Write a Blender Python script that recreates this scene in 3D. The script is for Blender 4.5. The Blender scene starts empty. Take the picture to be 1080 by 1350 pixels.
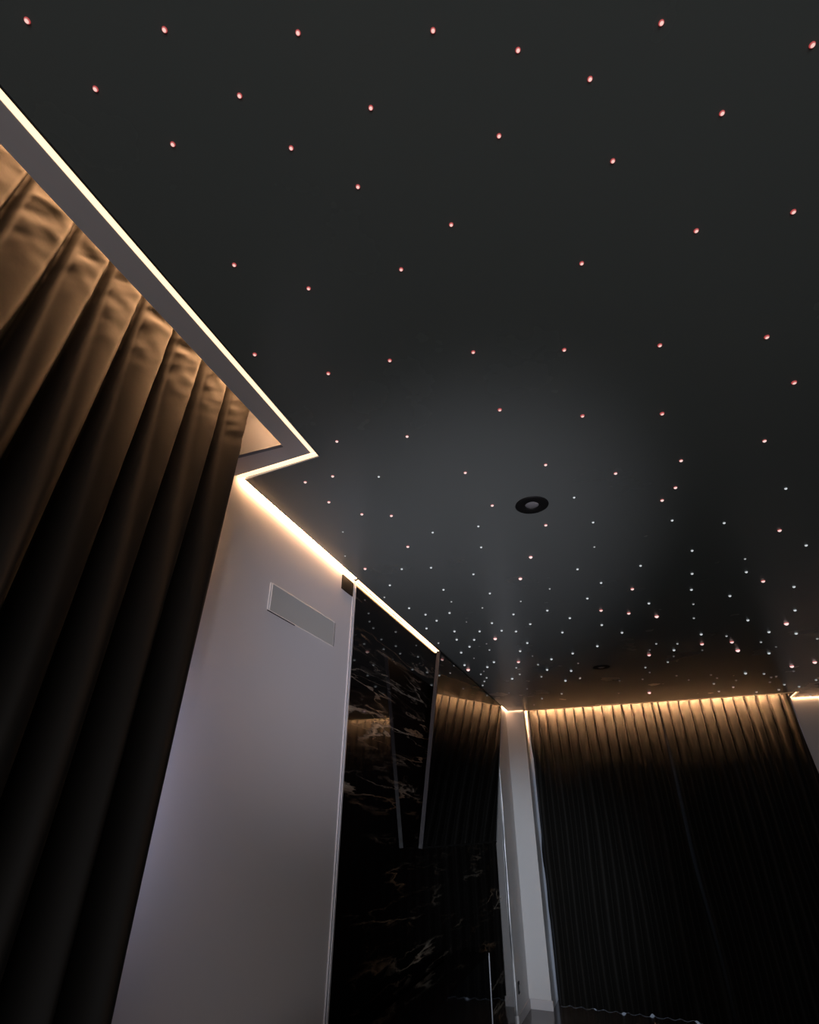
import bpy, bmesh, math, random
from mathutils import Vector, Matrix, noise
random.seed(4)
S = 1.65            # metres per layout unit
ZF = 0.902          # eye height above the floor in layout units
C = bpy.context.scene.collection
PITCH, ROLL, YAW, FPX = 0.54120898, 0.00925531, -0.36678479, 692.471

def W(x, y, z): return Vector((x*S, y*S, (z+ZF)*S))

# ---------------------------------------------------------------- camera
fw = Vector((math.sin(YAW)*math.cos(PITCH), math.cos(YAW)*math.cos(PITCH), math.sin(PITCH)))
r0 = Vector((math.cos(YAW), -math.sin(YAW), 0)); u0 = r0.cross(fw)
rt = r0*math.cos(ROLL)+u0*math.sin(ROLL); up = -r0*math.sin(ROLL)+u0*math.cos(ROLL)
cd = bpy.data.cameras.new('camera'); cam = bpy.data.objects.new('camera', cd); C.objects.link(cam)
m = Matrix.Identity(4)
for i in range(3):
    m[i][0] = rt[i]; m[i][1] = up[i]; m[i][2] = -fw[i]
m.translation = W(0, 0, 0)
cam.matrix_world = m
cd.sensor_fit = 'HORIZONTAL'; cd.sensor_width = 36; cd.lens = FPX/1080*36; cd.clip_start = .02
bpy.context.scene.camera = cam
bpy.context.scene.view_settings.view_transform = 'Standard'
bpy.context.scene.cycles.max_bounces = 8

def on_ceiling(px, py, z=.75):          # where a measured star of the ceiling lies in the room (layout units)
    d = rt*((px-540)/FPX)-up*((py-675)/FPX)+fw
    return d*(z/d.z)

# ---------------------------------------------------------------- materials
def mat(name, col, rough=.5, metal=0, spec=.5, emis=None, es=0, sheen=0, coat=0):
    k = bpy.data.materials.new(name); k.use_nodes = True
    b = k.node_tree.nodes['Principled BSDF']
    b.inputs['Base Color'].default_value = (*col, 1); b.inputs['Roughness'].default_value = rough
    b.inputs['Metallic'].default_value = metal; b.inputs['Specular IOR Level'].default_value = spec
    b.inputs['Sheen Weight'].default_value = sheen; b.inputs['Coat Weight'].default_value = coat
    if emis:
        b.inputs['Emission Color'].default_value = (*emis, 1); b.inputs['Emission Strength'].default_value = es
    return k
def nd(k, t, **kw):
    n = k.node_tree.nodes.new(t)
    for a, v in kw.items(): setattr(n, a, v)
    return n
def noise_rough(k, scale, lo, hi, bump=0, bscale=200, stretch=(1, 1, 1)):
    nt = k.node_tree; b = nt.nodes['Principled BSDF']
    tc = nd(k, 'ShaderNodeTexCoord'); mp = nd(k, 'ShaderNodeMapping'); mp.inputs['Scale'].default_value = stretch
    nt.links.new(tc.outputs['Object'], mp.inputs['Vector'])
    n = nd(k, 'ShaderNodeTexNoise'); n.inputs['Scale'].default_value = scale; n.inputs['Detail'].default_value = 4
    nt.links.new(mp.outputs[0], n.inputs['Vector'])
    r = nd(k, 'ShaderNodeMapRange'); r.inputs['To Min'].default_value = lo; r.inputs['To Max'].default_value = hi
    nt.links.new(n.outputs['Fac'], r.inputs['Value']); nt.links.new(r.outputs[0], b.inputs['Roughness'])
    if bump:
        n2 = nd(k, 'ShaderNodeTexNoise'); n2.inputs['Scale'].default_value = bscale; nt.links.new(mp.outputs[0], n2.inputs['Vector'])
        bp = nd(k, 'ShaderNodeBump'); bp.inputs['Strength'].default_value = bump; bp.inputs['Distance'].default_value = .002
        nt.links.new(n2.outputs['Fac'], bp.inputs['Height']); nt.links.new(bp.outputs[0], b.inputs['Normal'])
    return k
M = {}
M['film'] = noise_rough(mat('ceiling_film', (.13, .146, .138), .27, spec=.34), 3, .245, .29)
M['wall'] = noise_rough(mat('white_paint', (.62, .60, .60), .5, spec=.3), 6, .42, .58, .15, 60)
M['trim'] = noise_rough(mat('white_trim', (.55, .52, .53), .4), 8, .35, .5)
M['recess'] = noise_rough(mat('recess_plaster', (.14, .155, .19), .7), 8, .6, .8)
M['dark_wall'] = noise_rough(mat('dark_plaster', (.02, .02, .022), .8, spec=.1), 5, .7, .9)
M['chrome'] = noise_rough(mat('brushed_metal', (.80, .80, .82), .3, .55), 20, .25, .4, stretch=(1, 1, .05))
M['alu'] = noise_rough(mat('grey_metal', (.35, .36, .40), .35, 1), 20, .3, .45)
M['bezel'] = noise_rough(mat('dark_grey_metal', (.02, .02, .024), .4, .2), 20, .35, .5)
M['gloss'] = noise_rough(mat('black_gloss', (.002, .002, .003), .04, spec=.5), 4, .02, .05)
M['screen'] = mat('black_screen_glass', (.001, .001, .0015), .015, spec=1.0, coat=1)
M['screen'].node_tree.nodes['Principled BSDF'].inputs['Coat Roughness'].default_value = .01
M['black'] = noise_rough(mat('matt_black', (.006, .006, .006), .6, spec=.2), 30, .5, .7)
M['lens'] = noise_rough(mat('frosted_lens', (.16, .16, .165), .4), 30, .3, .5)
M['plate'] = noise_rough(mat('painted_cover', (.50, .50, .47), .5, spec=.3), 10, .4, .6)
M['bead'] = noise_rough(mat('white_bead', (.85, .82, .78), .4), 30, .3, .5)
M['floor'] = noise_rough(mat('brown_tile', (.075, .055, .045), .12), 3, .08, .2)
M['led'] = mat('led_glow', (1, .8, .6), .5, emis=(1.0, .54, .27), es=32)
M['led_slot'] = mat('led_glow_slot', (1, .8, .6), .5, emis=(1.0, .71, .44), es=1.55)
M['led_mid'] = mat('led_glow_medium', (1, .8, .6), .5, emis=(1.0, .56, .30), es=13)
M['led_soft'] = mat('led_glow_soft', (1, .8, .6), .5, emis=(1.0, .56, .27), es=4)
M['led_rec'] = mat('led_glow_recess', (1, .8, .6), .5, emis=(1.0, .50, .22), es=230)
M['led_back'] = mat('led_glow_back', (1, .8, .6), .5, emis=(1.0, .52, .24), es=9000)
M['day'] = mat('daylit_glass', (.6, .7, .8), .2, emis=(.62, .75, 1), es=.4)

def wood(k):
    nt = k.node_tree; b = nt.nodes['Principled BSDF']
    tc = nd(k, 'ShaderNodeTexCoord'); n = nd(k, 'ShaderNodeTexNoise'); n.inputs['Scale'].default_value = 9
    cr = nd(k, 'ShaderNodeValToRGB'); cr.color_ramp.elements[0].color = (.045, .038, .034, 1); cr.color_ramp.elements[1].color = (.10, .085, .075, 1)
    nt.links.new(tc.outputs['Object'], n.inputs['Vector']); nt.links.new(n.outputs['Fac'], cr.inputs[0]); nt.links.new(cr.outputs[0], b.inputs['Base Color'])
wood(M['floor'])

def marble():
    k = mat('black_marble', (.004, .0035, .003), .035, spec=.45); nt = k.node_tree; b = nt.nodes['Principled BSDF']; L = nt.links.new
    tc = nd(k, 'ShaderNodeTexCoord')
    mp = nd(k, 'ShaderNodeMapping'); mp.inputs['Scale'].default_value = (1, .28, 2.3); mp.inputs['Rotation'].default_value = (.06, 0, 0)
    L(tc.outputs['Object'], mp.inputs['Vector'])
    w = nd(k, 'ShaderNodeTexNoise'); w.inputs['Scale'].default_value = 2.2; w.inputs['Detail'].default_value = 5
    L(mp.outputs[0], w.inputs['Vector'])
    ad = nd(k, 'ShaderNodeMixRGB', blend_type='ADD'); ad.inputs[0].default_value = .4; L(mp.outputs[0], ad.inputs[1]); L(w.outputs['Color'], ad.inputs[2])
    def vein(scale, width, off):
        m2 = nd(k, 'ShaderNodeMapping'); m2.inputs['Location'].default_value = (off, off*1.7, off*.6); L(ad.outputs[0], m2.inputs['Vector'])
        n = nd(k, 'ShaderNodeTexNoise'); n.inputs['Scale'].default_value = scale; n.inputs['Detail'].default_value = 7; n.inputs['Roughness'].default_value = .55
        L(m2.outputs[0], n.inputs['Vector'])
        s = nd(k, 'ShaderNodeMath', operation='SUBTRACT'); s.inputs[1].default_value = .5; L(n.outputs['Fac'], s.inputs[0])
        a = nd(k, 'ShaderNodeMath', operation='ABSOLUTE'); L(s.outputs[0], a.inputs[0])
        r = nd(k, 'ShaderNodeMapRange'); r.inputs['From Min'].default_value = 0; r.inputs['From Max'].default_value = width
        r.inputs['To Min'].default_value = 1; r.inputs['To Max'].default_value = 0; L(a.outputs[0], r.inputs['Value'])
        return r.outputs[0]
    v1 = vein(1.7, .016, 3.1); v2 = vein(3.4, .011, 7.7)
    mk = nd(k, 'ShaderNodeTexNoise'); mk.inputs['Scale'].default_value = 2.6; mk.inputs['Detail'].default_value = 3; L(mp.outputs[0], mk.inputs['Vector'])
    mr = nd(k, 'ShaderNodeMapRange'); mr.inputs['From Min'].default_value = .46; mr.inputs['From Max'].default_value = .72; L(mk.outputs['Fac'], mr.inputs['Value'])
    h = nd(k, 'ShaderNodeMath', operation='MULTIPLY'); h.inputs[1].default_value = .45; L(v2, h.inputs[0])
    mx = nd(k, 'ShaderNodeMath', operation='MAXIMUM'); L(v1, mx.inputs[0]); L(h.outputs[0], mx.inputs[1])
    ml = nd(k, 'ShaderNodeMath', operation='MULTIPLY'); L(mx.outputs[0], ml.inputs[0]); L(mr.outputs[0], ml.inputs[1])
    tint = nd(k, 'ShaderNodeValToRGB'); tint.color_ramp.elements[0].color = (.30, .18, .10, 1); tint.color_ramp.elements[1].color = (.46, .40, .32, 1)
    tint.color_ramp.elements[0].position = .4; tint.color_ramp.elements[1].position = .6
    L(w.outputs['Fac'], tint.inputs[0])
    c = nd(k, 'ShaderNodeMixRGB'); c.inputs[1].default_value = (.004, .003, .003, 1); L(ml.outputs[0], c.inputs[0]); L(tint.outputs[0], c.inputs[2]); L(c.outputs[0], b.inputs['Base Color'])
    return k
M['marble'] = marble()

def fabric():
    k = mat('taupe_curtain_cloth', (.035, .03, .025), .6, spec=.1, sheen=.02); nt = k.node_tree; b = nt.nodes['Principled BSDF']; L = nt.links.new
    tc = nd(k, 'ShaderNodeTexCoord')
    n = nd(k, 'ShaderNodeTexNoise'); n.inputs['Scale'].default_value = 1.6; n.inputs['Detail'].default_value = 3
    L(tc.outputs['Object'], n.inputs['Vector'])
    cr = nd(k, 'ShaderNodeValToRGB'); cr.color_ramp.elements[0].color = (.0085, .0078, .0068, 1); cr.color_ramp.elements[1].color = (.013, .0118, .0102, 1)
    L(n.outputs['Fac'], cr.inputs[0]); L(cr.outputs[0], b.inputs['Base Color'])
    n2 = nd(k, 'ShaderNodeTexNoise'); n2.inputs['Scale'].default_value = 14; n2.inputs['Detail'].default_value = 3
    L(tc.outputs['Object'], n2.inputs['Vector'])
    bp = nd(k, 'ShaderNodeBump'); bp.inputs['Strength'].default_value = .25; bp.inputs['Distance'].default_value = .004
    L(n2.outputs['Fac'], bp.inputs['Height']); L(bp.outputs[0], b.inputs['Normal'])
    return k
M['cloth'] = fabric()

def star_mat(name, core, rim, es, t0, t1):
    k = mat(name, (.1, .1, .1), .4); nt = k.node_tree; b = nt.nodes['Principled BSDF']; L = nt.links.new
    tc = nd(k, 'ShaderNodeTexCoord'); sp = nd(k, 'ShaderNodeSeparateXYZ'); L(tc.outputs['Object'], sp.inputs[0])
    r = nd(k, 'ShaderNodeMapRange'); r.inputs['From Min'].default_value = t0; r.inputs['From Max'].default_value = t1
    L(sp.outputs['Z'], r.inputs['Value'])
    mx = nd(k, 'ShaderNodeMixRGB'); mx.inputs[1].default_value = (*core, 1); mx.inputs[2].default_value = (*rim, 1); L(r.outputs[0], mx.inputs[0])
    L(mx.outputs[0], b.inputs['Emission Color']); b.inputs['Emission Strength'].default_value = es
    k.cycles.emission_sampling = 'NONE'
    return k
M['star_w'] = star_mat('white_fibre_glow', (.62, .66, .68), (.35, .38, .4), 1.0, -.5, -.1)
M['star_s'] = star_mat('small_white_fibre_glow', (.36, .38, .38), (.2, .2, .2), 1.0, -.5, -.1)
M['star_d'] = star_mat('dim_fibre_glow', (.10, .10, .10), (.07, .06, .06), 1.0, -.8, -.1)
M['star_p'] = star_mat('pink_fibre_glow', (1.0, .72, .68), (.5, .07, .06), 1.0, -.5, -.2)
M['star_r'] = star_mat('red_fibre_glow', (1.0, .70, .66), (.8, .04, .04), 1.2, -.3, -.02)
M['star_n'] = star_mat('near_pink_fibre_glow', (1.0, .62, .56), (.45, .05, .05), 1.0, -.85, -.55)

# ---------------------------------------------------------------- mesh helpers
def link(name, bm, material, parent=None, smooth=False):
    bmesh.ops.recalc_face_normals(bm, faces=bm.faces)
    me = bpy.data.meshes.new(name); bm.to_mesh(me); bm.free()
    for p in me.polygons: p.use_smooth = smooth
    me.materials.append(material)
    o = bpy.data.objects.new(name, me); C.objects.link(o)
    if parent: o.parent = parent; o.matrix_parent_inverse = parent.matrix_basis.inverted()
    return o
def tag(o, label=None, cat=None, group=None, kind=None):
    if label: o['label'] = label
    if cat: o['category'] = cat
    if group: o['group'] = group
    if kind: o['kind'] = kind
    return o
def box(bm, x0, x1, y0, y1, z0, z1, bev=0):
    P = [W(x, y, z) for z in (z0, z1) for x, y in ((x0, y0), (x1, y0), (x1, y1), (x0, y1))]
    return hexa(bm, P, bev)
def hexa(bm, P, bev=0):
    v = [bm.verts.new(p) for p in P]
    fs = [bm.faces.new([v[i] for i in f]) for f in ((3, 2, 1, 0), (4, 5, 6, 7), (0, 1, 5, 4), (1, 2, 6, 5), (2, 3, 7, 6), (3, 0, 4, 7))]
    if bev:
        es = list({e for f in fs for e in f.edges})
        bmesh.ops.bevel(bm, geom=es, offset=bev, segments=2, affect='EDGES')
def bx(name, x0, x1, y0, y1, z0, z1, material, parent=None, bev=0):
    bm = bmesh.new(); box(bm, x0, x1, y0, y1, z0, z1, bev); return link(name, bm, material, parent)
def prism(bm, pts, z0, z1):          # pts counter-clockwise plan outline
    a = [bm.verts.new(W(x, y, z0)) for x, y in pts]; b = [bm.verts.new(W(x, y, z1)) for x, y in pts]
    bm.faces.new(a[::-1]); bm.faces.new(b)
    for i in range(len(pts)):
        j = (i+1) % len(pts); bm.faces.new((a[i], a[j], b[j], b[i]))
def pr(name, pts, z0, z1, material, parent=None):
    bm = bmesh.new(); prism(bm, pts, z0, z1); return link(name, bm, material, parent)
def strip(bm, p, q, w0, w1, z0, z1):  # bar along p->q, spanning offsets w0..w1 to its left
    d = Vector((q[0]-p[0], q[1]-p[1])).normalized(); n = Vector((-d.y, d.x))
    prism(bm, [(p[0]+n.x*w0, p[1]+n.y*w0), (q[0]+n.x*w0, q[1]+n.y*w0), (q[0]+n.x*w1, q[1]+n.y*w1), (p[0]+n.x*w1, p[1]+n.y*w1)], z0, z1)
def st(name, p, q, w0, w1, z0, z1, material, parent=None):
    bm = bmesh.new(); strip(bm, p, q, w0, w1, z0, z1); return link(name, bm, material, parent)
def empty(name, x, y, z):
    o = bpy.data.objects.new(name, None); o.location = W(x, y, z); o.empty_display_size = .05; C.objects.link(o); return o
def struct(o): o['kind'] = 'structure'; return o

# ---------------------------------------------------------------- room shell
XR, YB = 1.95, -1.7           # right wall, rear wall
FZ = -ZF
struct(bx('floor', -1.1, XR+.1, YB-.1, 4.6, FZ-.06, FZ, M['floor']))
film = [(-.556, YB), (XR, YB), (XR, 4.268), (1.071, 4.231), (1.075, 4.046), (-.664, 4.121), (-.664, 4.109), (-.781, 4.109), (-.783, .874), (-.556, .853)]
struct(pr('ceiling', film, .75, .765, M['film']))
struct(bx('ceiling', -1.1, XR+.1, YB-.1, 4.6, .905, .95, M['recess']))
wl = struct(bx('wall_left', -.90, -.80, YB, 1.5345, FZ, .905, M['wall']))
struct(bx('wall_left', -.90, -.842, 1.5345, 3.745, FZ, .905, M['wall']))
struct(bx('wall_left', -.90, -.797, 3.745, 4.32, FZ, .905, M['wall']))
bm = bmesh.new(); box(bm, -.797, -.667, 4.118, 4.44, FZ, .905)
struct(link('wall_back', bm, M['wall']))
bm = bmesh.new(); prism(bm, [(1.068, 4.245), (XR, 4.276), (XR, 4.44), (1.068, 4.44)], FZ, .905)
struct(link('wall_back', bm, M['wall']))
struct(bx('wall_right', XR, XR+.1, YB, 4.34, FZ, .905, M['dark_wall']))
struct(bx('wall_rear', -1.1, XR+.1, YB-.1, YB, FZ, .905, M['dark_wall']))
struct(bx('wall_back', -.667, 1.068, 4.40, 4.44, FZ, .905, M['recess']))
# skirting
struct(bx('baseboard_left', -.797, -.79, 3.75, 4.112, FZ, FZ+.046, M['trim'], bev=.002))
struct(bx('baseboard_back', -.79, -.66, 4.111, 4.118, FZ, FZ+.046, M['trim'], bev=.002))

# ---------------------------------------------------------------- left pelmet: slot light, white band, recess
bm = bmesh.new()
prism(bm, [(-.571, YB), (-.571, .838), (-.798, .856), (-.798, .796), (-.618, .796), (-.618, YB)], .752, .79)
bmesh.ops.bevel(bm, geom=[e for e in bm.edges], offset=.0015, segments=1, affect='EDGES')
struct(link('trim_1', bm, M['trim']))
t = tag(empty('led_strip', -.565, .5, .757), 'long warm white light strip framing the left curtain recess, turning back to the wall', 'light strip')
bx('light_bar', -.5705, -.5585, YB, .839, .7515, .762, M['led_slot'], t)
bm = bmesh.new(); strip(bm, (-.5585, .8385), (-.795, .8570), -.0125, -.002, .7515, .762)
link('light_bar', bm, M['led_slot'], t)
bm = bmesh.new(); box(bm, -.5705, -.553, YB, .852, .766, .79); box(bm, -.795, -.5705, .8385, .872, .766, .79)
link('channel', bm, M['alu'], t)
# fine lip between film and slot
bm = bmesh.new(); box(bm, -.5575, -.5545, YB, .853, .7485, .7535); strip(bm, (-.556, .853), (-.783, .874), -.0015, .002, .7485, .7535)
struct(link('trim_2', bm, M['alu']))
# hidden source washing the curtain heads
t = tag(empty('led_strip', -.632, .1, .8), 'warm light strip hidden inside the left curtain recess above the pleats', 'light strip')
bx('light_bar', -.634, -.622, YB, .76, .886, .894, M['led_rec'], t); bx('channel', -.636, -.620, YB, .765, .895, .901, M['alu'], t)
rec = bx('trim_3', -.798, -.62, .786, .7955, .752, .905, M['recess']); struct(rec)

# ---------------------------------------------------------------- light slots along the left wall
t = tag(empty('led_strip', -.79, 1.2, .756), 'warm light strip washing down the top of the white wall', 'light strip')
bx('light_bar', -.797, -.785, .876, 1.534, .754, .761, M['led'], t); bx('channel', -.798, -.783, .876, 1.534, .7625, .768, M['alu'], t)
t = tag(empty('led_strip', -.79, 2.0, .756), 'warm light strip running above the black marble up to the television', 'light strip')
bx('light_bar', -.7955, -.7915, 1.556, 2.49, .751, .756, M['led'], t); bx('light_bar', -.7875, -.7845, 1.556, 2.49, .751, .756, M['led_soft'], t)
bx('channel', -.7975, -.783, 1.556, 2.49, .757, .762, M['alu'], t)
t = tag(empty('led_strip', -.786, 3.95, .756), 'short warm light line at the ceiling in the far white corner', 'light strip')
bx('light_bar', -.7955, -.785, 3.79, 4.116, .752, .757, M['led_mid'], t); bx('light_bar', -.784, -.668, 4.111, 4.117, .752, .757, M['led_mid'], t)
bx('channel', -.796, -.783, 3.79, 4.117, .758, .763, M['alu'], t)

# ---------------------------------------------------------------- back pelmet
A = (-.664, 4.121); B = (1.075, 4.046)
t = tag(empty('led_strip', .2, 4.08, .756), 'thin warm light line along the ceiling in front of the back curtain', 'light strip')
st('light_bar', (A[0]+.01, A[1]), (B[0]-.01, B[1]), .002, .007, .754, .758, M['led_soft'], t)
st('channel', (A[0]+.01, A[1]), (B[0]-.01, B[1]), .001, .010, .759, .765, M['alu'], t)
bm = bmesh.new(); strip(bm, (A[0], A[1]), (B[0]-.018, B[1]), .012, .032, .751, .79)
box(bm, 1.04, 1.058, 4.07, 4.30, .751, .905)
struct(link('trim_4', bm, M['trim']))
t = tag(empty('led_strip', 1.066, 4.15, .756), 'short warm light line closing the right end of the back curtain recess', 'light strip')
bx('light_bar', 1.061, 1.068, 4.052, 4.226, .753, .757, M['led_soft'], t); bx('channel', 1.060, 1.069, 4.052, 4.226, .758, .763, M['alu'], t)
t = tag(empty('led_strip', .2, 4.12, .8), 'warm light strip hidden in the recess above the back curtain', 'light strip')
st('light_bar', (-.645, 4.1586), (.985, 4.0885), .0, .006, .830, .836, M['led_back'], t); bm = bmesh.new(); strip(bm, (-.655, 4.159), (1.02, 4.087), -.003, .007, .8365, .842); strip(bm, (-.655, 4.159), (1.02, 4.087), -.003, .007, .825, .8295); strip(bm, (-.655, 4.159), (1.02, 4.087), -.003, -.0005, .8295, .8365); box(bm, .992, .998, 4.082, 4.15, .757, .88); box(bm, -.658, -.654, 4.156, 4.21, .79, .86)  # bottom lip and end baffles added to confine this strip's light
link('channel', bm, M['alu'], t)
t = tag(empty('led_strip', 1.5, 4.25, .756), 'warm light line at the ceiling above the white wall right of the back curtain', 'light strip')
st('light_bar', (1.074, 4.233), (XR-.01, 4.270), .001, .006, .753, .757, M['led'], t); st('channel', (1.074, 4.233), (XR-.01, 4.270), 0, .008, .758, .763, M['alu'], t)

# ---------------------------------------------------------------- curtains
def fold(u, per, w):                  # 1 on the face, 0 in the crease (crease at integer u, w = crease width)
    d = abs(u-round(u))*per
    return (1-math.exp(-(d/w)**2))*.8+.2*abs(math.sin(math.pi*u))
def sm(a, b, x):
    t = max(0, min(1, (x-a)/(b-a))); return t*t*(3-2*t)
def curtain(name, length, pos, seams, z_top, z_bot, step, amp0, amp1, edge_lo, edge_hi, seed, lo_fold=True, k0=.0055, wr=1.0, drift=.02, end_fold=True, nz=230):
    """pos(s, out, z) -> layout point; s runs along the track, out is toward the room"""
    bm = bmesh.new(); n = int(length/step); rows = []
    ext = seams; per = (seams[-1]-seams[0])/(len(seams)-1)
    def u_of(s):
        if s <= ext[0]: return (s-ext[0])/(ext[1]-ext[0])
        for i in range(len(ext)-1):
            if s <= ext[i+1]: return i+(s-ext[i])/(ext[i+1]-ext[i])
        return len(ext)-1+(s-ext[-1])/(ext[-1]-ext[-2])
    for j in range(nz+1):
        f = j/nz; f = f**1.35
        z = z_top+(z_bot-z_top)*f; dz = z_top-z
        row = []
        for i in range(n+1):
            s = i*step
            wv = drift*sm(.05, 1.2, dz)*noise.noise(Vector((s*5.0, dz*.9, seed)))
            u = u_of(max(0, s+wv*(1 if 0 < i < n else 0)))
            fi = math.floor(u); ph = random.Random(fi*7+int(seed)).random()
            # a crease stays narrow at the head and opens into a rounded valley further down
            wd = k0*(.7+.6*ph)+(.30*per-k0)*sm(.05, .75, dz)*(.7+.5*ph)
            a = amp0+(amp1-amp0)*sm(.02, .8, dz)*(.75+.45*ph)
            out = a*(fold(u, per, wd)-.5)
            # secondary soft relief
            out += wr*.006*sm(.25, 1.0, dz)*noise.noise(Vector((s*9, dz*1.1, seed+5)))
            # puckers in the head of the cloth
            hw = max(0, 1-dz/.26)
            if hw > 0:
                q = Vector((s*34+dz*30, dz*26-s*10, seed+9))
                out += wr*.0050*hw*noise.noise(q)
                out += wr*.0030*hw*abs(noise.noise(Vector((s*60+dz*70, dz*22, seed+2))))
            e = 0
            if s > length-.02 and end_fold: e = -((s-(length-.02))/.02)**2*.022
            if s < .02 and lo_fold: e += -((.02-s)/.02)**2*.02
            ss = s
            if i == n: ss += edge_hi(z)
            if i == 0: ss += edge_lo(z)
            zz = z
            if j == nz: zz += .03*max(0, noise.noise(Vector((s*26, 3, seed)))-.22)
            row.append(bm.verts.new(W(*pos(ss, out+e, zz))))
        rows.append(row)
    for j in range(nz):
        for i in range(n):
            bm.faces.new((rows[j][i], rows[j][i+1], rows[j+1][i+1], rows[j+1][i]))
    o = link(name, bm, M['cloth'], None, True)
    return o
Y0 = -1.35
seam_y = [.179, .259, .325, .396, .472, .553, .634, .712]
s0 = [.179-.077*i for i in range(20, 0, -1)]
seams = [v-Y0 for v in s0 if v > Y0]+[v-Y0 for v in seam_y]
lc = curtain('curtain', .722-Y0, lambda s, o, z: (-.665+o, Y0+s, z), seams, .872, FZ+.004, .0036, .023, .062,
             lambda z: 0, lambda z: 0, 11, nz=260)
tag(lc, 'dark taupe pleated curtain on the left, nearest the viewer, lit orange at its head', 'curtain')
def bpos(x0, dy=0):
    def f(s, o, z):
        x = x0+s; return (x, 4.255-.043*(x+.664)-o-dy, z)
    return f
def bseams(n, L): return [L*(i+.02)/n for i in range(n+1)]
wob = lambda z: -.005+.006*math.sin(z*7)+.004*math.sin(z*19+1)
L1 = .903; L2 = .79
c1 = curtain('curtain', L1, bpos(-.648), [L1*i/13.5 for i in range(14)], .855, FZ+.0003, .003, .036, .040, lambda z: wob(z), lambda z: 0, 31, end_fold=False, k0=.0048, wr=.5, drift=.03, nz=150)
tag(c1, 'dark pleated curtain at the back, left half, beside the white corner column', 'curtain', None)
c2 = curtain('curtain', L2, bpos(.2575, 0), [L2*i/11.8 for i in range(12)], .855, FZ+.0003, .003, .036, .040, lambda z: 0, lambda z: .05*sm(.75, -.3, z), 47, lo_fold=False, k0=.0048, wr=.5, drift=.03, nz=150)
tag(c2, 'dark pleated curtain at the back, right half, ending at the white wall', 'curtain', None)
o = bx('curtain_track', -.672, -.656, Y0, .715, .874, .886, M['alu']); tag(o, 'slim curtain track inside the left ceiling recess', 'curtain track')
o = st('curtain_track', (-.655, 4.255), (1.03, 4.183), -.006, .006, .857, .866, M['alu']); tag(o, 'slim curtain track inside the back ceiling recess', 'curtain track')
# window behind the back curtain, seen only as slivers of daylight
wf = bmesh.new()
box(wf, -.6665, -.655, 4.382, 4.3995, FZ+.001, .66); box(wf, -.655, 1.0, 4.385, 4.3995, .64, .66); box(wf, .13, .36, 4.376, 4.3865, FZ+.001, .66)  # wide middle post added to block daylight at the seam between the curtains
wn = struct(link('window_1', wf, M['black'])); bx('pane', -.6655, 1.0, 4.387, 4.3995, FZ+.002, .64, M['day'], wn)

# ---------------------------------------------------------------- marble wall, television, metal edges
o = bx('marble_panel', -.84, -.80, 1.554, 3.742, FZ, .75, M['marble'])
tag(o, 'tall polished black marble cladding with gold veins beside the white wall', 'marble panel')
t = tag(empty('edge_trim', -.80, 1.543, FZ), 'tall brushed metal edge strip between white wall and black marble', 'edge trim')
bx('flange', -.802, -.7965, 1.535, 1.5405, FZ, .7505, M['chrome'], t, .0006); bx('flange', -.802, -.7955, 1.546, 1.5535, FZ, .7505, M['chrome'], t, .0006)
bx('groove', -.802, -.799, 1.5405, 1.546, FZ, .7505, M['alu'], t)
bm = bmesh.new(); pz = None
N = 60
ring = []
for i in range(N+1):
    z = FZ+.046+(.75-FZ-.046)*i/N
    w = .007*math.sin(z*6.5+.6)+.004*math.sin(z*17)
    ring.append([bm.verts.new(W(x, y+w, z)) for x, y in ((-.799, 3.739), (-.793, 3.738), (-.792, 3.744), (-.798, 3.748))])
for i in range(N):
    for a in range(4):
        b = (a+1) % 4; bm.faces.new((ring[i][a], ring[i][b], ring[i+1][b], ring[i+1][a]))
bm.faces.new(ring[0][::-1]); bm.faces.new(ring[N])
o = link('edge_trim', bm, M['chrome'], None, True); tag(o, 'wavy chrome edge strip between black marble and the far white corner', 'edge trim')

# television: top tilted out from the wall
def tvp(v, w, d):     # v along the wall 0..1, w up 0..1, d out of the screen plane
    y = (2.216+1.274*v)*.96; x = (-.788+.088*w)*.96; z = (-.068+.742*w)*.96
    nrm = Vector((.733, 0, -.088)).normalized()
    return W(x+nrm.x*d, y, z+nrm.z*d)
tv = tag(empty('television', -.79, 2.85, -.07), 'large black television mounted high on the marble, tilted downwards', 'television')
def tvbox(name, v0, v1, w0, w1, d0, d1, mt, bev=0):
    bm = bmesh.new()
    hexa(bm, [tvp(v0, w0, d1), tvp(v0, w0, d0), tvp(v1, w0, d0), tvp(v1, w0, d1), tvp(v0, w1, d1), tvp(v0, w1, d0), tvp(v1, w1, d0), tvp(v1, w1, d1)], bev)
    return link(name, bm, mt, tv)
tvbox('screen', .004, .996, .008, .992, -.006, -.0005, M['screen'])
tvbox('casing', .006, .994, .01, .99, -.014, -.0065, M['black'])
for nm, a in (('left', (0, .004, 0, 1)), ('right', (.996, 1, 0, 1))):
    tvbox('bezel', *a, -.014, .001, M['bezel'])
tvbox('bezel', .004, .996, 0, .008, -.014, .001, M['black']); tvbox('bezel', .004, .996, .992, 1, -.014, .001, M['black'])
bx('wall_bracket', -.7995, -.745, 2.72, 2.98, .25, .40, M['black'], tv)

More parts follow.
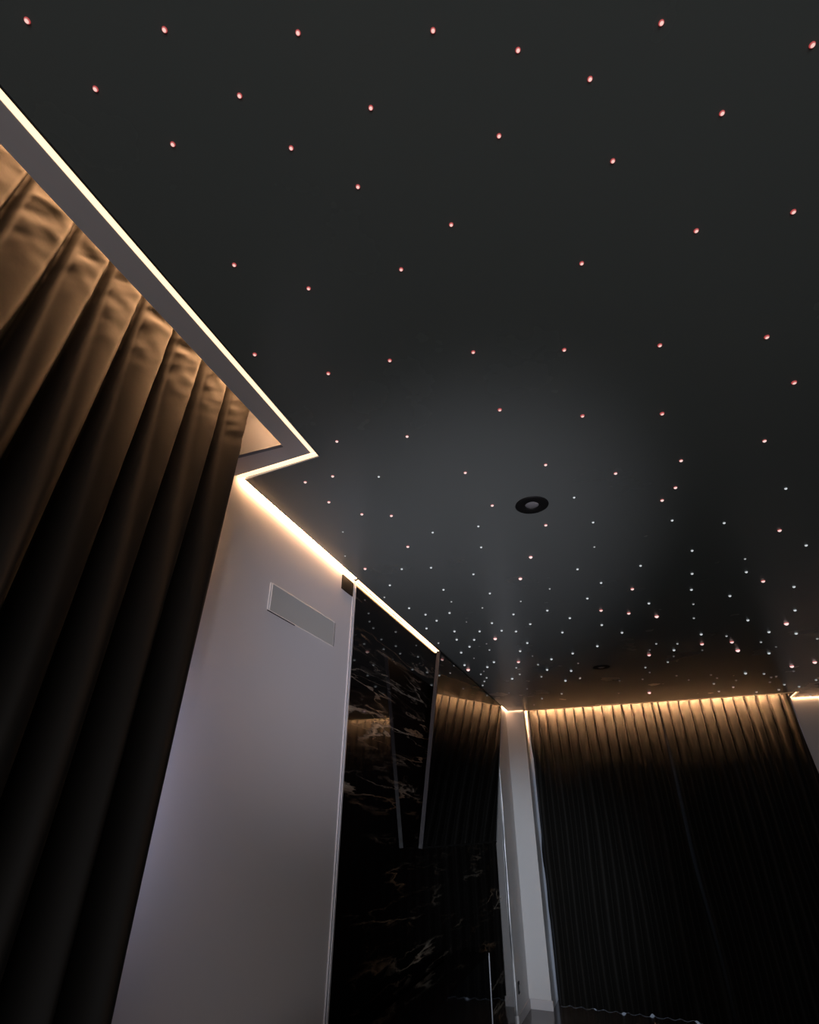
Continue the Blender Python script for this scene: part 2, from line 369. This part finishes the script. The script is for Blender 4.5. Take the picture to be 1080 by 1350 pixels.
# low sideboard
sb = tag(empty('sideboard', -.69, 2.2, FZ), 'low black gloss sideboard with a metal edge, below the television', 'sideboard')
f0 = Vector((-.594, 1.684)); f1 = Vector((-.646, 2.600)); dd = (f1-f0).normalized(); start = f1-dd*1.7
def sbox(name, a0, a1, b0, b1, z0, z1, mt):
    bm = bmesh.new(); nn = Vector((-dd.y, dd.x))
    P = []
    for a, b in ((a0, b0), (a1, b0), (a1, b1), (a0, b1)):
        p = start+dd*a+nn*b; P.append((p.x, p.y))
    prism(bm, P, z0, z1)
    return link(name, bm, mt, sb)
sbox('body', 0, 1.694, .006, .125, -.86, -.424, M['gloss'])
sbox('top_panel', 0, 1.694, 0, .128, -.4238, -.418, M['gloss'])
for i in range(3):
    dr = sbox('door', .003+i*.565, .56+i*.565, .0005, .0055, -.855, -.4245, M['gloss'])
sbox('edge_strip', 1.6942, 1.700, -.001, .006, -.86, -.418, M['alu'])
sbox('plinth', .03, 1.66, .03, .115, FZ, -.8605, M['black'])

# ---------------------------------------------------------------- fittings on the white wall
gr = tag(empty('access_panel', -.80, 1.24, .48), 'flat rectangular cover with white edges set in the white wall, left end slightly open', 'wall panel')
bm = bmesh.new()
hexa(bm, [W(-.7975, 1.075, .4785), W(-.7995, 1.075, .4785), W(-.7995, 1.418, .4825), W(-.7975, 1.418, .4825),
          W(-.7975, 1.075, .549), W(-.7995, 1.075, .549), W(-.7995, 1.418, .5555), W(-.7975, 1.418, .5555)])
link('cover', bm, M['plate'], gr)
def bead(name, pts, r, mt=M['bead'], jit=.0010):
    bm = bmesh.new(); prev = None
    P = []
    for (a, b) in zip(pts[:-1], pts[1:]):
        for i in range(24):
            f = i/24; P.append((a[0]+(b[0]-a[0])*f, a[1]+(b[1]-a[1])*f))
    P.append(pts[-1])
    for (y, z) in P:
        j = jit*noise.noise(Vector((y*30, z*30, 1)))
        ring = [bm.verts.new(W(-.7985+r*math.cos(q)*.8+.001, y+(r*math.sin(q) if abs(pts[1][1]-pts[0][1]) > abs(pts[1][0]-pts[0][0]) else 0)+j, z+(0 if abs(pts[1][1]-pts[0][1]) > abs(pts[1][0]-pts[0][0]) else r*math.sin(q))+j)) for q in [k*math.pi/3 for k in range(6)]]
        if prev:
            for k in range(6): bm.faces.new((prev[k], prev[(k+1) % 6], ring[(k+1) % 6], ring[k]))
        prev = ring
    return link(name, bm, mt, gr, True)
bead('edge_bead', [(1.073, .551), (1.421, .558)], .0016)
bead('edge_bead', [(1.069, .477), (1.423, .4805)], .0013)
bead('edge_bead', [(1.0745, .551), (1.076, .478)], .0018)
bead('edge_bead', [(1.066, .550), (1.0675, .478)], .0016)
bead('edge_bead', [(1.422, .558), (1.4235, .481)], .0010, M['plate'])
bead('shadow_gap', [(1.068, .4748), (1.20, .4762)], .0014, M['black'], 0)
bead('shadow_gap', [(1.425, .556), (1.4265, .482)], .0012, M['black'], 0)
o = tag(empty('wall_cutout', -.80, 1.49, .70), 'small black square cut-out at the top right corner of the white wall', 'wall cut-out')  # dark cut-out in the wall, drawn as a thin black box
bx('cover', -.8005, -.7955, 1.450, 1.531, .686, .736, M['black'], o, .001); bx('back_plate', -.8015, -.8005, 1.449, 1.532, .685, .737, M['alu'], o)
o = tag(empty('wall_socket', -.79, 3.835, -.757), 'small dark socket low on the far white corner', 'socket')
bm = bmesh.new(); box(bm, -.7975, -.793, 3.815, 3.855, -.785, -.73, .004); link('cover_plate', bm, M['black'], o)
bm = bmesh.new(); box(bm, -.793, -.7922, 3.825, 3.845, -.77, -.745, .0005); link('outlet', bm, M['gloss'], o)

# ---------------------------------------------------------------- downlights
def ring_mesh(ri, ro, z0, z1, n=48):
    bm = bmesh.new(); prof = [(ri, z1), (ri*1.02, z0+.001), (ri*1.12, z0), (ro*.95, z0), (ro, z0+.0015), (ro, z1)]
    R = []
    for i in range(n):
        a = 2*math.pi*i/n; R.append([bm.verts.new((r*math.cos(a)*S, r*math.sin(a)*S, z*S)) for r, z in prof])
    for i in range(n):
        for j in range(len(prof)-1):
            bm.faces.new((R[i][j], R[(i+1) % n][j], R[(i+1) % n][j+1], R[i][j+1]))
    return bm
def downlight(p, label):
    e = tag(empty('downlight', p[0], p[1], .75), label, 'downlight', 'round black downlights')
    r = link('trim_ring', ring_mesh(.0185, .044, -.003, .0), M['black'], None, True); r.parent = e
    bm = bmesh.new(); bmesh.ops.create_uvsphere(bm, u_segments=28, v_segments=12, radius=.0185*S)
    for v in bm.verts: v.co.z *= .28
    l = link('lens', bm, M['lens'], None, True); l.parent = e; l.location.z = .0008*S
downlight((-.1235, 1.243), 'round black ceiling downlight with grey lens, the nearer and larger one')
downlight((-.05, 3.036), 'round black ceiling downlight seen edge on, the far one near the back curtain')

# ---------------------------------------------------------------- fibre-optic stars
T = []
near = 'p:36,27 217,39 393,43 571,40 683,66 872,30 1071,59 126,117 316,126 489,142 778,104 952,149 228,190 384,195 658,179 808,212 472,246 595,296 918,304 1046,279 309,349 529,355 767,347 407,380 336,467 433,492 514,475 624,464 744,461 870,455 1011,444 1047,504 659,540 768,548 873,545 1008,581'
tiles = [(0, 0, 1, near),
 (380, 560, 5.4, 'p:347,117 847,82 317,365 122,407 290,549 525,635 735,646 852,866 548,1023 w:645,369 1029,766 809,1026 1017,1016 s:389,762 405,933'),
 (560, 600, 5.4, 'p:289,124 861,68 481,357 862,497 r:755,725 681,878 w:1064,301 382,506 57,550 402,655 347,847 134,957 464,983 s:190,1043 684,1040 890,951'),
 (740, 600, 5.4, 'p:853,38 387,129 813,230 718,320 506,951 w:790,464 227,478 932,679 932,843 565,786 116,811 284,908 927,957 186,1019 624,1054 s:236,653 941,1060'),
 (880, 600, 5.4, 'w:843,237 404,482 988,641 562,831 901,936 445,1001 p:798,534 681,895 s:553,738'),
 (480, 740, 5.4, 'w:269,54 478,43 780,91 184,169 566,201 896,227 321,332 609,366 438,378 517,421 445,476 644,497 823,497 911,438 980,492 1064,376 784,557 660,556 751,606 692,648 716,737 925,716 878,751 1055,834 s:145,255 622,288 843,330 893,630 530,581 832,803 873,828 857,853 845,882 d:729,431 872,586 783,689 853,782 r:934,549 742,770'),
 (640, 790, 7.2, 'w:336,17 588,105 267,141 63,223 426,234 802,177 155,295 291,303 731,313 398,413 330,490 829,512 1063,443 627,567 81,594 18,642 586,667 814,677 255,753 760,771 r:93,373 p:314,591 s:39,481 500,619 293,648 326,711 532,733 899,748 725,895 538,941 13,744 d:11,422 447,538 880,607 396,849 223,887 461,1000'),
 (780, 790, 7.2, 'p:90,103 353,130 1048,421 546,525 r:618,161 549,885 w:544,38 97,242 289,315 1041,331 54,443 782,481 s:968,47 971,178 614,421 815,421 724,595 511,646 d:553,480 1051,482 780,540 552,693 806,724 267,772 485,757 922,764 258,889'),
 (930, 790, 7.2, 'w:851,103 404,197 604,309 862,323 604,510 382,701 p:251,402 r:769,229 308,483 1038,595 821,634 s:201,348 528,405 1063,373 557,706 81,800 750,808 265,832 890,827 697,856 485,878 128,872 1051,763 995,913 d:671,450 837,681 53,716 111,746 625,740 673,730 292,768 612,785 465,905')]
for ox, oy, sc, txt in tiles:
    kind = None
    for tok in txt.split():
        if ':' in tok: kind, tok = tok.split(':')
        a, b = tok.split(','); T.append((ox+float(a)/sc, oy+float(b)/sc, kind))
stars = []
for s in T:
    if all((s[0]-q[0])**2+(s[1]-q[1])**2 > 12 for q in stars): stars.append(s)
px_size = dict(p=4.0, w=2.9, s=2.3, d=2.1, r=4.4)
lab = {('near', 'p'): ('pinkish fibre-optic star set in the nearest part of the dark ceiling', 'pink stars in the near ceiling'),
       ('mid', 'p'): ('small pinkish fibre-optic star in the mid ceiling around the nearer downlight', 'pink stars around the nearer downlight'),
       ('mid', 'w'): ('small white fibre-optic star in the mid ceiling around the nearer downlight', 'white stars around the nearer downlight'),
       ('far', 'p'): ('tiny pinkish star light in the far ceiling toward the back curtain', 'pink stars in the far ceiling'),
       ('far', 'w'): ('tiny white star light in the far ceiling toward the back curtain', 'white stars in the far ceiling'),
       ('far', 'd'): ('very faint grey star light in the far ceiling toward the back curtain', 'faint stars in the far ceiling'),
       ('far', 'r'): ('bright red ringed star light in the far ceiling toward the back curtain', 'red ringed stars in the far ceiling')}
uniq = {(856, 913): 'brightest red star, right above the middle of the back curtain',
        (653, 841): 'red ringed star on the ceiling straight above the top right corner of the television',
        (617, 883): 'red ringed star close to the top edge of the television',
        (700, 734): 'bright red ringed star just beyond the nearer downlight, closer to it than its twin',
        (686, 763): 'bright red ringed star beyond the nearer downlight, second from it',
        (36, 27): 'pinkish star in the extreme top left corner of the photo',
        (126, 117): 'pinkish star nearest the start of the left light strip',
        (336, 467): 'pinkish star right beside the left light strip, halfway along the recess',
        (445, 581): 'pinkish star just beyond the corner of the left light strip'}
proto = {}
def star_mesh(kind):
    bm = bmesh.new(); bmesh.ops.create_uvsphere(bm, u_segments=14, v_segments=12, radius=1)
    bmesh.ops.delete(bm, geom=[v for v in bm.verts if v.co.z > .02], context='VERTS')
    me = bpy.data.meshes.new('star_light'); bm.to_mesh(me); bm.free()
    for p in me.polygons: p.use_smooth = True
    me.materials.append(M['star_'+{'p': 'p', 'w': 'w', 's': 's', 'd': 'd', 'r': 'r', 'n': 'n'}[kind]]); return me
meshes = {k: star_mesh(k) for k in 'pwsdrn'}
for i, (px, py, k) in enumerate(stars):
    p = on_ceiling(px, py); dist = p.length
    o = bpy.data.objects.new('star_light', meshes['n' if py < 560 else k]); C.objects.link(o)
    r = min(.0095, px_size[k]*dist/FPX/2*(1.0 if py > 560 else 1.25))
    o.location = W(p.x, p.y, .75); o.scale = (r*S, r*S, r*S*(1.0 if py > 560 else .9))
    reg = 'near' if py < 560 else ('mid' if py < 770 else 'far')
    kk = {'s': 'w', 'p': 'p', 'w': 'w', 'd': 'd', 'r': 'r'}[k]
    if reg == 'near': kk = 'p'
    L, G = lab[(reg, kk)] if (reg, kk) in lab else lab[('mid', 'p')]
    for (ux, uy), txt in uniq.items():
        if abs(ux-px) < 2.5 and abs(uy-py) < 2.5: L = txt
    tag(o, L, 'star light', G)
print('stars', len(stars))

# ---------------------------------------------------------------- lamps
def area(name, loc, target, sx, sy, power, col):
    l = bpy.data.lights.new(name, 'AREA'); l.shape = 'RECTANGLE'; l.size = sx*S; l.size_y = sy*S; l.energy = power; l.color = col
    o = bpy.data.objects.new(name, l); C.objects.link(o); o.location = W(*loc)
    o.rotation_euler = (W(*target)-W(*loc)).to_track_quat('-Z', 'Y').to_euler(); return o
area('rear_fill_light', (.6, -1.62, -.25), (.3, 2, .15), 2.2, 1.2, 50, (.97, .92, .94))  # added fill behind the camera for ambient light; no window modelled there
area('low_fill_light', (.5, -1.0, -.85), (.1, -.2, .75), 1.8, 1.0, 10, (.88, .94, 1))  # added lamp out of view, lifts the brightness of the ceiling
def spot(name, loc, target, power, col, deg, rad):
    l = bpy.data.lights.new(name, 'SPOT'); l.energy = power; l.color = col; l.spot_size = math.radians(deg); l.spot_blend = 1; l.shadow_soft_size = rad
    o = bpy.data.objects.new(name, l); C.objects.link(o); o.location = W(*loc)
    o.rotation_euler = (W(*target)-W(*loc)).to_track_quat('-Z', 'Y').to_euler(); return o
spot('ceiling_fill_spot', (.75, -1.1, -.8), (-.62, 1.95, .75), 640, (.92, .86, 1), 28, .1)  # unseen spot added to brighten one patch of the ceiling film
area('window_glow', (-.735, .665, .08), (-.775, 1.0, .08), .03, .4, 1.5, (.72, .72, 1))
spot('column_fill_spot', (.5, -1.5, .05), (-.74, 4.1, -.35), 1000, (.78, .88, 1), 19, .12)  # added cool spot behind the camera, brightens the far white column
w = bpy.data.worlds.new('world'); bpy.context.scene.world = w; w.use_nodes = True
w.node_tree.nodes['Background'].inputs[0].default_value = (.02, .025, .03, 1)
